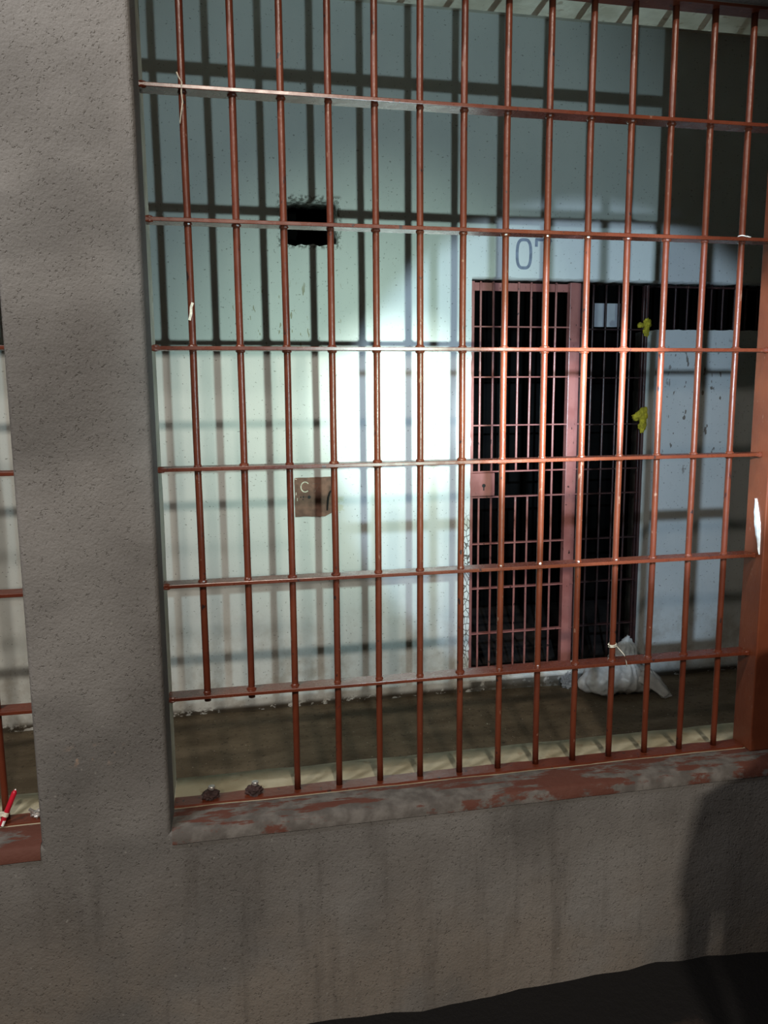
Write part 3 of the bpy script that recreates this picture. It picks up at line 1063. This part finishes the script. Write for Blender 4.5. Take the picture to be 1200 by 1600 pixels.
def local_part(name, bm, mat, parent):
    me = bpy.data.meshes.new(name)
    bmesh.ops.recalc_face_normals(bm, faces=bm.faces)
    bm.to_mesh(me)
    bm.free()
    me.materials.append(mat)
    for p in me.polygons:
        p.use_smooth = True
    o = bpy.data.objects.new(name, me)
    COL.objects.link(o)
    o.parent = parent
    return o


for s_ in (-1, 1):
    bm = bmesh.new()
    add_blob(bm, (s_ * 0.031, 0.101, 1.590), (0.014, 0.008, 0.008), 2, 0.0)
    local_part('eye', bm, M['white'], per)
    bm = bmesh.new()
    add_blob(bm, (s_ * 0.080, 0.010, 1.575), (0.010, 0.020, 0.032), 3, 0.25, 2)
    local_part('ear', bm, M['skin'], per)
bm = bmesh.new()
add_tube(bm, [(0, 0.104, 1.592), (0, 0.116, 1.568), (0, 0.122, 1.552), (0, 0.104, 1.544)], [0.007, 0.010, 0.014, 0.008], 10)
local_part('nose', bm, M['skin'], per)
bm = bmesh.new()
add_tube(bm, [(-0.024, 0.092, 1.522), (-0.008, 0.101, 1.525), (0.008, 0.101, 1.525), (0.024, 0.092, 1.522)], [0.002, 0.007, 0.007, 0.002], 8)
local_part('mouth', bm, M['skin'], per)
bm = bmesh.new()
res = bmesh.ops.create_icosphere(bm, subdivisions=4, radius=1.0)
for v in res['verts']:
    d = v.co.normalized()
    k = 1 + 0.05 * noise.noise(d * 9)
    v.co = Vector((d.x * 0.086 * k, 0.006 + d.y * 0.100 * k, 1.622 + d.z * 0.078 * k))
    if v.co.y > 0.055 and v.co.z < 1.645:
        v.co.y = 0.055
    if v.co.z < 1.545:
        v.co.z = 1.545
local_part('hair', bm, M['hair'], per)
keep = [pel, wai, che, sho]
# shirt with short sleeves, following the body a little outside it
sv = [(0, 0, 0.90), (0, 0.005, 1.08), (0, 0.005, 1.25), (0, -0.005, 1.385), (0, 0.004, 1.425)]
sr = [(0.160, 0.120), (0.146, 0.110), (0.170, 0.124), (0.124, 0.094), 0.066]
se = [(0, 1), (1, 2), (2, 3), (3, 4)]
for s_ in (-1, 1):
    n0 = len(sv)
    sv += [(s_ * 0.168, -0.005, 1.368), (s_ * 0.209, -0.010, 1.235), (s_ * 0.212, -0.012, 1.165)]
    sr += [0.070, 0.061, 0.060]
    se += [(3, n0), (n0, n0 + 1), (n0 + 1, n0 + 2)]
skinned('shirt', sv, se, sr, 2, M['shirt'], per)
tv = [(0, 0, 0.985), (0, 0, 0.93)]
trr = [(0.150, 0.112), (0.156, 0.118)]
te = [(0, 1)]
for s_ in (-1, 1):
    n0 = len(tv)
    tv += [(s_ * 0.094, 0.0, 0.850), (s_ * 0.106, 0.010, 0.680), (s_ * 0.113, 0.016, 0.490), (s_ * 0.118, 0.0, 0.300), (s_ * 0.121, -0.008, 0.085)]
    trr += [0.104, 0.098, 0.086, 0.080, 0.072]
    te += [(1, n0)] + [(n0 + k, n0 + k + 1) for k in range(4)]
skinned('trousers', tv, te, trr, 2, M['trousers'], per)
for s_ in (-1, 1):
    skinned('shoe', [(s_ * 0.122, -0.045, 0.048), (s_ * 0.124, 0.030, 0.050), (s_ * 0.132, 0.165, 0.036)], [(0, 1), (1, 2)], [0.044, 0.049, 0.036], 2, M['shoe'], per)
